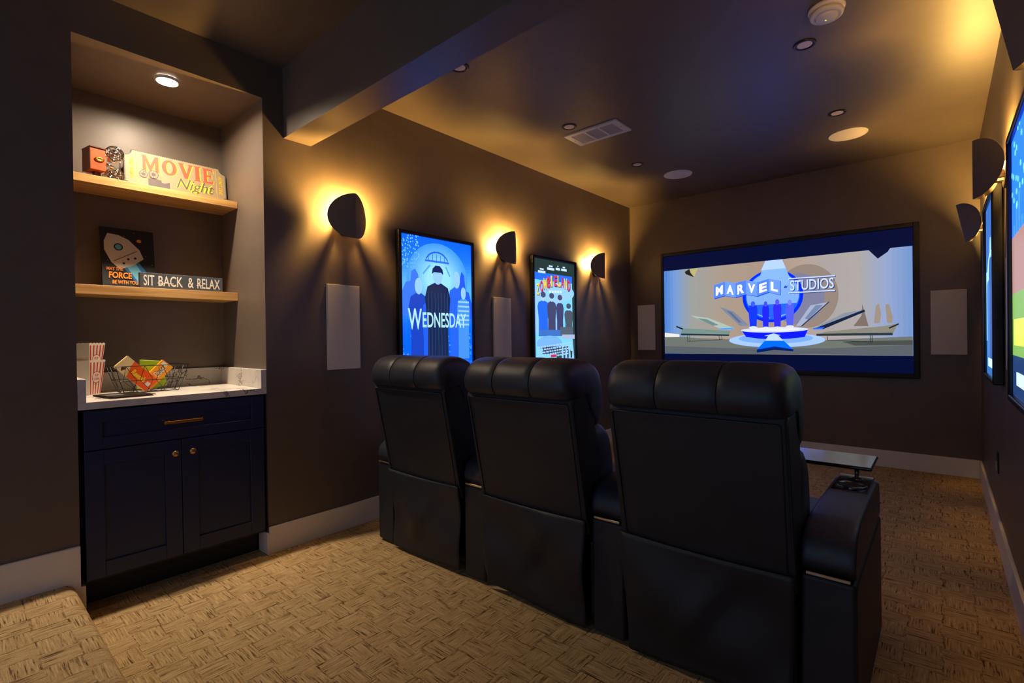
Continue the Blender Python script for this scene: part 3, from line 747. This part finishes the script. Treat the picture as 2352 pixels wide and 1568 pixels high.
def paint_teal(f):
    f.rect(0, 0, 1, 1, p(34, 84, 150)); f.rect(0, .62, 1, 1, p(40, 70, 120)); f.rect(.0, .20, 1, .62, p(96, 150, 170)); f.ell(.5, .5, .42, .22, p(120, 176, 190)); f.rect(0, 0, 1, .2, p(34, 80, 116))
    figure(f, .5, .1, .7, .4, p(40, 70, 110), p(120, 160, 190)); figure(f, .25, .1, .55, .3, p(50, 90, 130), p(120, 160, 190)); figure(f, .75, .1, .55, .3, p(50, 90, 130), p(120, 160, 190))
    f.rect(.2, .05, .8, .10, p(150, 220, 226))
def paint_dusk(f):
    f.rect(0, 0, 1, 1, p(30, 84, 196)); f.rect(0, .36, 1, .62, p(128, 96, 90)); f.rect(0, .14, 1, .40, p(92, 128, 60)); f.rect(0, 0, 1, .16, p(20, 40, 70))
    for i in range(7): f.rect(.08+.12*i, .62, .14+.12*i, .66+.05*(i % 3), p(50, 90, 150))
    for i in range(40): f.same(lambda: f.ell(random.random(), random.uniform(.7, 1), .02, .012, p(90, 150, 220), 8))
    f.k += 2
    f.rect(.1, .20, .9, .30, p(160, 196, 60)); f.rect(.2, .05, .8, .10, p(150, 180, 200))
poster(False, 2.022, 2.734, 'bright blue lit film poster on the left wall, a dark figure under an arch', paint_blue)
poster(False, 3.464, 4.166, 'pale lit film poster on the left wall with a red and yellow arched title', paint_pale)
PK[0] = POSTER*2.4
poster(True, 2.022, 2.734, 'large blue lit poster at the right edge, nearest the viewer', paint_dusk)
poster(True, 3.464, 4.166, 'teal lit poster seen edge-on on the right wall, nearer the screen', paint_teal)

# ---------------------------------------------------------------- cinema screen
t = thing('cinema_screen', 'wide black framed cinema screen showing a blue lit studio title', 'screen', (1.52, D, .775))
bm = NB(); fx0, fx1, fz0, fz1, fw = .396, 2.648, .777, 2.086, .040
for b in ((fx0, fx0+fw*.75, fz0, fz1), (fx1-fw, fx1, fz0, fz1)): box(bm, b[0], b[1], D-.042, D-.001, b[2], b[3], .006, 2)
for b in ((fz0, fz0+fw), (fz1-fw, fz1)): box(bm, fx0+fw*.7, fx1-fw+.002, D-.042, D-.001, b[0], b[1], .006, 2)
obj('frame', bm, 'velvet', t, True, True)
bm = NB(); box(bm, fx0+.01, fx1-.01, D-.028, D-.002, fz0+.01, fz1-.01); obj('backing_board', bm, 'velvet', t)
def q(r, g, b, k=1.0): return pic(r, g, b, k*SCREEN, .9)
fl = Flat((0, D-.0285, 0), (1, 0, 0), (0, 0, 1), (0, -1, 0))
fl.rect(fx0+.02, fz0+.03, fx1-.03, fz1-.03, q(3, 12, 50))
PX0, PX1, PZ0, PZ1 = .430, 2.604, .968, 1.890
nb = 64
base_cols = [(0, (78, 130, 172)), (.06, (120, 158, 184)), (.14, (158, 160, 158)), (.3, (172, 154, 138)), (.5, (170, 148, 132)), (.62, (180, 160, 146)), (.72, (172, 164, 162)), (.82, (176, 168, 166)), (.92, (150, 166, 184)), (1, (116, 150, 176))]
def cmap(x):
    for (a, c), (b, d) in zip(base_cols, base_cols[1:]):
        if x <= b: k = (x-a)/(b-a); return tuple(int(c[i]+(d[i]-c[i])*k) for i in range(3))
for i in range(nb):
    a, b = PX0+(PX1-PX0)*i/nb, PX0+(PX1-PX0)*(i+1)/nb
    fl.rect(a, PZ0, b, PZ1, q(*cmap((i+.5)/nb))); fl.k -= 1
fl.k += 1
fl.ell(1.82, 1.52, .26, .30, q(150, 134, 124)); fl.ell(1.75, 1.50, .22, .24, q(128, 128, 146))
fl.poly([(.432, .970), (.432, 1.17), (.8, 1.135), (1.094, 1.122), (1.962, 1.104), (2.25, 1.118), (2.602, 1.13), (2.602, .970)], q(112, 118, 112))
fl.poly([(.432, .970), (.432, 1.05), (1.1, 1.03), (2.0, 1.03), (2.602, 1.06), (2.602, .970)], q(92, 100, 104))
fl.poly([(.432, 1.15), (.432, 1.20), (.60, 1.18), (.60, 1.15)], q(236, 236, 226)); fl.poly([(2.1, 1.09), (2.602, 1.10), (2.602, 1.06), (2.2, 1.055)], q(76, 80, 76))
for pts, c in (([(2.256, 1.422), (2.30, 1.225), (2.19, 1.228), (2.25, 1.32)], (128, 112, 104)), ([(2.352, 1.40), (2.375, 1.42), (2.39, 1.33), (2.38, 1.25), (2.34, 1.25)], (160, 146, 132)), ([(2.42, 1.41), (2.445, 1.41), (2.47, 1.30), (2.465, 1.246), (2.43, 1.25)], (158, 144, 130))): fl.poly(pts, q(*c))
fl.ell(1.53, 1.541, .271, .258, q(0, 44, 190)); fl.ell(1.53, 1.545, .243, .236, q(28, 96, 226)); fl.ell(1.531, 1.548, .234, .226, q(132, 180, 244)); fl.poly([(1.31, 1.46), (1.75, 1.46), (1.70, 1.38), (1.53, 1.32), (1.37, 1.38)], q(40, 104, 230))
fl.poly([(1.475, 1.890), (1.623, 1.888), (1.690, 1.700), (1.66, 1.60), (1.41, 1.60), (1.41, 1.700)], q(140, 188, 255)); fl.poly([(1.475, 1.890), (1.623, 1.888), (1.655, 1.80), (1.435, 1.80)], q(184, 216, 255))
for pts, c in (([(.634, 1.245), (1.139, 1.207), (1.124, 1.164), (.616, 1.178)], (120, 146, 140)), ([(.617, 1.188), (1.127, 1.17), (1.124, 1.155), (.616, 1.169)], (30, 50, 60)), ([(.567, 1.274), (.645, 1.243), (.634, 1.23), (.564, 1.259)], (24, 34, 44)),
               ([(.725, 1.382), (.915, 1.348), (1.176, 1.235), (1.139, 1.218), (1.036, 1.231)], (176, 196, 184)), ([(.80, 1.35), (.90, 1.335), (1.02, 1.27), (.96, 1.265)], (112, 140, 140)),
               ([(1.031, 1.46), (1.17, 1.407), (1.318, 1.258), (1.234, 1.253)], (128, 136, 150)), ([(1.10, 1.42), (1.15, 1.40), (1.25, 1.29), (1.22, 1.29)], (96, 110, 130)),
               ([(1.858, 1.431), (2.009, 1.455), (1.783, 1.241), (1.734, 1.237)], (166, 178, 190)), ([(1.90, 1.43), (1.96, 1.43), (1.84, 1.30), (1.81, 1.31)], (120, 136, 156)), ([(2.0, 1.455), (2.012, 1.455), (1.79, 1.238), (1.776, 1.238)], (30, 50, 70)),
               ([(2.124, 1.35), (2.275, 1.369), (1.952, 1.214), (1.878, 1.215)], (140, 148, 156)), ([(2.27, 1.372), (2.277, 1.354), (1.957, 1.205), (1.878, 1.209)], (20, 36, 62)),
               ([(1.975, 1.182), (2.402, 1.222), (2.504, 1.242), (2.468, 1.151), (1.904, 1.153)], (140, 138, 124)), ([(1.904, 1.164), (2.468, 1.165), (2.468, 1.142), (1.904, 1.145)], (44, 56, 64)), ([(2.441, 1.209), (2.509, 1.245), (2.509, 1.232), (2.445, 1.198)], (30, 36, 46)),
               ([(1.878, 1.218), (1.97, 1.224), (1.95, 1.205), (1.878, 1.205)], (40, 110, 230)), ([(1.03, 1.236), (1.17, 1.24), (1.16, 1.222), (1.03, 1.224)], (60, 170, 230))):
    fl.poly(pts, q(*c))
for a, b in (((.687, 1.171), (.69, 1.10)), ((.714, 1.171), (.716, 1.098)), ((1.023, 1.16), (1.03, 1.115)), ((1.05, 1.16), (1.057, 1.119)), ((2.31, 1.144), (2.314, 1.085)), ((2.325, 1.144), (2.327, 1.082)), ((1.992, 1.141), (1.994, 1.104)), ((.69, 1.10), (1.057, 1.118)), ((1.994, 1.104), (2.327, 1.086))): fl.line(a, b, .005, q(40, 50, 56))
fl.ell(1.55, 1.108, .425, .070, q(168, 204, 244)); fl.ell(1.548, 1.125, .33, .05, q(126, 176, 226))
fl.poly([(1.25, 1.205), (1.835, 1.200), (1.808, 1.135), (1.68, 1.121), (1.552, 1.116), (1.41, 1.124), (1.291, 1.142)], q(14, 26, 190)); fl.ell(1.540, 1.209, .298, .026, q(214, 226, 255)); fl.ell(1.55, 1.213, .22, .016, q(236, 240, 255))
# four plain rounded bollards of light, a generic stand-in for what stood on the stage
for x, z0, h, w, c in ((1.358, 1.215, .285, .085, (20, 58, 214)), (1.474, 1.208, .285, .064, (34, 40, 196)), (1.578, 1.207, .300, .074, (50, 46, 210)), (1.686, 1.216, .280, .074, (84, 96, 236))):
    fl.poly([(x-w*.36, z0+.02), (x+w*.36, z0+.02), (x+w*.5, z0+h*.70), (x+w*.40, z0+h*.84), (x-w*.40, z0+h*.84), (x-w*.5, z0+h*.70)], q(*c))
    fl.ell(x, z0+h*.90, w*.24, h*.095, q(*[min(255, v+40) for v in c])); fl.ell(x, z0+.02, w*.46, .014, q(226, 234, 255), 24)
fl.poly([(1.543, 1.173), (1.607, 1.155), (1.585, 1.152), (1.631, 1.101), (1.465, 1.102), (1.495, 1.150), (1.459, 1.15)], q(196, 222, 255)); fl.poly([(1.465, 1.103), (1.631, 1.102), (1.713, 1.017), (1.551, 1.047), (1.391, 1.016)], q(0, 110, 236)); fl.poly([(1.391, 1.016), (1.551, 1.047), (1.713, 1.02), (1.713, 1.0), (1.551, 1.013), (1.390, .984)], q(0, 34, 96))
fl.poly([(.669, 1.859), (.723, 1.888), (.76, 1.84), (.77, 1.793), (.682, 1.833)], q(40, 36, 30)); fl.poly([(.72, 1.884), (.814, 1.882), (.77, 1.795), (.735, 1.84)], q(190, 180, 120))
fl.poly([(2.303, 1.893), (2.37, 1.808), (2.44, 1.86), (2.458, 1.893)], q(6, 16, 52))
tops = [(.980, 1.689), (1.091, 1.716), (1.196, 1.693), (1.297, 1.714), (1.401, 1.684), (1.507, 1.710), (1.605, 1.685)]
bots = [(.978, 1.547), (1.089, 1.573), (1.195, 1.546), (1.295, 1.571), (1.400, 1.546), (1.505, 1.579), (1.603, 1.546)]
for i, ch in enumerate('MARVEL'):
    a, b, c, d = bots[i], bots[i+1], tops[i+1], tops[i]
    sh = .006
    fl.poly([(x+sh, z-sh) for x, z in (a, b, c, d)], q(12, 60, 150)); fl.poly([a, b, c, d], q(84, 136, 232) if i % 2 == 0 else q(112, 162, 242))
    def fn(u, v, a=a, b=b, c=c, d=d):
        u = .16+.66*u; v = .16+.66*v
        l = (a[0]+(d[0]-a[0])*v, a[1]+(d[1]-a[1])*v); r = (b[0]+(c[0]-b[0])*v, b[1]+(c[1]-b[1])*v)
        return (l[0]+(r[0]-l[0])*u, l[1]+(r[1]-l[1])*u)
    fl.text(ch, 0, 0, 0, 0, q(252, 253, 255), .05, fn)
for dx, c in ((.006, (16, 50, 90)), (0, (206, 224, 250))):
    for b in ([(1.678, 1.700), (2.055, 1.695), (2.055, 1.684), (1.678, 1.689)], [(1.677, 1.565), (2.054, 1.562), (2.054, 1.551), (1.677, 1.554)]): fl.poly([(x+dx, z-dx) for x, z in b], q(*c))
    fl.text('STUDIOS', 1.692+dx, 1.578-dx, 2.046+dx, 1.676-dx, q(*c), .015)
fl.poly([(1.635, 1.61), (1.651, 1.636), (1.656, 1.625), (1.671, 1.63), (1.662, 1.606)], q(40, 80, 150))
fl.build('projected_picture', t)

# ---------------------------------------------------------------- recliners
def recliner(cx, arms, label):
    t = thing('recliner', label, 'armchair', (cx, 1.66, 0), 'row of black leather recliners')
    # back shell
    bm = NB(); prof = [(1.660, .38), (1.640, .44), (1.548, .905), (1.556, .925), (1.600, .935), (1.690, .93), (1.745, .60), (1.770, .38)]
    pr = [Vector((0, y, z)) for y, z in prof]; c = sum(pr, Vector())/len(pr)
    rings = []
    for x, s in ((-.284, .86), (-.282, .95), (-.276, .99), (-.268, 1), (0, 1.0), (.268, 1), (.276, .99), (.282, .95), (.284, .86)):
        rings.append([Vector((cx+x, 0, 0)) + c + Vector((0, (q_.y-c.y)*s if q_.y < c.y else (q_.y-c.y), (q_.z-c.z)*(1-(1-s)*.25))) for q_ in pr])
    loft(bm, rings); obj('back_panel', bm, 'backcloth', t)
    bm = NB(); tube(bm, [(cx-.262, 1.640-.0025, .45), (cx-.266, 1.5475-.0025, .895), (cx-.262, 1.5475-.003, .902), (cx+.262, 1.5475-.003, .902), (cx+.266, 1.5475-.0025, .895), (cx+.262, 1.640-.0025, .45)], .0027, 5)
    obj('piping', bm, 'leather', t, True)
    # padded head roll: closed profile swept sideways, two stitched grooves
    ctrl = [(1.565, .915), (1.530, .925), (1.512, .965), (1.522, 1.015), (1.560, 1.058), (1.625, 1.076), (1.700, 1.066), (1.762, 1.030), (1.792, .965), (1.800, .890), (1.788, .820), (1.750, .790), (1.700, .815), (1.680, .880), (1.640, .925)]
    pr = catmull([Vector((0, y, z)) for y, z in ctrl], 4); c = Vector((0, 1.655, .945))
    xs = [(-.290, .30), (-.289, .55), (-.284, .76), (-.274, .89), (-.258, .96), (-.235, .99), (-.16, 1.0)]
    for gx in (-.098, .098): xs += [(gx-.03, 1.0), (gx-.009, .992), (gx-.003, .968), (gx+.003, .968), (gx+.009, .992), (gx+.03, 1.0)]
    xs += [(-a, s) for a, s in xs[:7]]; xs.sort()
    bm = NB(); rings = []
    for x, s in xs:
        R_ = []
        for i, q_ in enumerate(pr):
            w = 0
            if .2 < abs(x) < .285: w = .0025*math.sin(i*1.9+abs(x)*8)*(abs(x)-.2)/.08
            R_.append(Vector((cx+x, 0, 0)) + c + (q_-c)*(s+w*2.2))
        rings.append(R_)
    loft(bm, rings); obj('headrest', bm, 'leather', t, True)
    for gx in (-.098, .098):
        bm = NB(); tube(bm, [Vector((cx+gx, 0, 0))+c+(q_-c)*.975 for q_ in pr[3:36]], .0018, 5); obj('stitched_seam', bm, 'seam', t, True)
    # lumbar and seat cushions
    def pad(name, ctrl, hw, m='leather'):
        pr = catmull([Vector((0, y, z)) for y, z in ctrl], 4); c = sum(pr, Vector())/len(pr); bm = NB()
        loft(bm, [[Vector((cx+x*hw, 0, 0))+c+(q_-c)*s for q_ in pr] for x, s in ((-1, .45), (-.99, .72), (-.965, .88), (-.92, .96), (-.85, 1), (0, 1.02), (.85, 1), (.92, .96), (.965, .88), (.99, .72), (1, .45))])
        obj(name, bm, m, t, True)
    pad('lumbar_cushion', [(1.72, .50), (1.70, .70), (1.715, .80), (1.775, .805), (1.830, .76), (1.862, .66), (1.868, .55), (1.83, .49)], .287)
    pad('seat_cushion', [(1.80, .36), (1.79, .46), (1.90, .495), (2.15, .505), (2.32, .495), (2.385, .45), (2.385, .38), (2.30, .345)], .287)
    pad('footrest', [(2.385, .10), (2.375, .25), (2.39, .36), (2.43, .375), (2.455, .30), (2.46, .16), (2.43, .08)], .285)
    # loose cloth skirt behind the mechanism
    bm = NB(); nx, nz = 34, 26; rows = []; ph = cx*5
    for j in range(nz+1):
        v = j/nz; row = []
        for i in range(nx+1):
            u = i/nx; hw = .283 - .018*(1-v)
            w_ = math.sin(math.pi*min(1, (1-v)*1.1)); fold = .015*math.sin(u*5.1+ph+v*3.4)*w_ + .007*math.sin(u*9.5+ph*2-v*6)*(1-v)*w_ + .012*math.exp(-((u-.25-.45*v)/.10)**2)*w_
            zb = .022+.010*math.sin(u*4+ph)
            row.append(bm.verts.new((cx+(2*u-1)*hw, 1.632+.022*(1-v)-fold*1.3, zb+(.445-zb)*v-.006*math.sin(math.pi*u)*v)))
        rows.append(row)
    for a, b in zip(rows, rows[1:]):
        for i in range(nx): face(bm, (a[i], a[i+1], b[i+1], b[i]))
    o = obj('back_skirt', bm, 'backcloth', t, True); sd = o.modifiers.new('thickness', 'SOLIDIFY'); sd.thickness = .004
    bm = NB(); box(bm, cx-.275, cx+.275, 1.70, 2.36, .045, .34, .01); obj('base_frame', bm, 'black', t)
    for fx in (-.24, .24):
        for fy in (1.76, 2.28): bm = NB(); lathe(bm, [(.018, .0), (.02, .012), (.014, .046)], TR(cx+fx, fy, 0), 12); obj('foot', bm, 'black', t)
    for ax in arms:
        h = .0675
        # lower side box with rounded edges
        bm = NB(); box(bm, ax-.070, ax+.070, 1.662, 2.385, .012, .454, .014, 3)
        arm = obj('arm', bm, 'backcloth', t, True, True)
        bm = NB(); box(bm, ax-.055, ax+.055, 1.658, 1.664, .4555, .4645, .001, 1); obj('trim_strip', bm, 'champagne', arm)
        ctrl = [(1.668, .466), (1.660, .500), (1.672, .545), (1.715, .582), (1.79, .600), (1.95, .603), (2.15, .603), (2.30, .602), (2.355, .588), (2.378, .54), (2.38, .466)]
        pr = [Vector((0, y, z)) for y, z in ctrl]; c = Vector((0, 2.02, .52)); bm = NB()
        rg = []
        for x, s in ((-1, .86), (-.97, .93), (-.90, .972), (-.78, .995), (-.6, 1), (.6, 1), (.78, .995), (.90, .972), (.97, .93), (1, .86)):
            rg.append([Vector((ax+x*h, c.y+(q_.y-c.y)*(1-(1-s)*.12), (.466 if q_.z < .467 else c.z+(q_.z-c.z)*s))) for q_ in pr])
        loft(bm, rg); obj('armrest_pad', bm, 'leather', arm, True, True)
        bm = NB(); box(bm, ax-.055, ax+.055, 2.098, 2.335, .6005, .6065, .0025, 2); obj('console_plate', bm, 'blackgloss', arm, True, True)
        bm = NB(); lathe(bm, [(.050, .6066), (.0495, .611), (.046, .6145), (.041, .612), (.039, .6066)], TR(ax, 2.160, 0), 32, cap=False); obj('cup_holder', bm, 'cupring', arm, True)
        bm = NB(); lathe(bm, [(.039, .6068), (.039, .6085)], TR(ax, 2.160, 0), 32); obj('cup_well', bm, 'hole', arm)
        bm = NB(); lathe(bm, [(.021, .6068), (.021, .6078)], TR(ax, 2.265, 0), 24); obj('accessory_socket', bm, 'hole', arm)
recliner(.730, (.370, 1.090), 'black leather recliner farthest left, beside the poster wall')
recliner(1.450, (1.810,), 'black leather recliner in the middle of the row')
recliner(2.170, (2.530,), 'black leather recliner nearest the viewer, with the tray table')

t = thing('tray_table', 'slim black swivel tray table on the right recliner arm', 'tray table', (2.54, 2.262, .606))
bm = NB(); box(bm, 2.19, 2.585, 2.247, 2.490, .646, .660, .006, 3); obj('tray_top', bm, 'trayblk', t, True, True)
bm = NB(); lathe(bm, [(.007, .6115), (.007, .6458)], TR(2.536, 2.266, 0), 16); obj('post', bm, 'steel', t, True)
bm = NB(); lathe(bm, [(.020, .6082), (.020, .611), (.012, .6135)], TR(2.536, 2.266, 0), 24); obj('post_collar', bm, 'chrome', t, True, True)
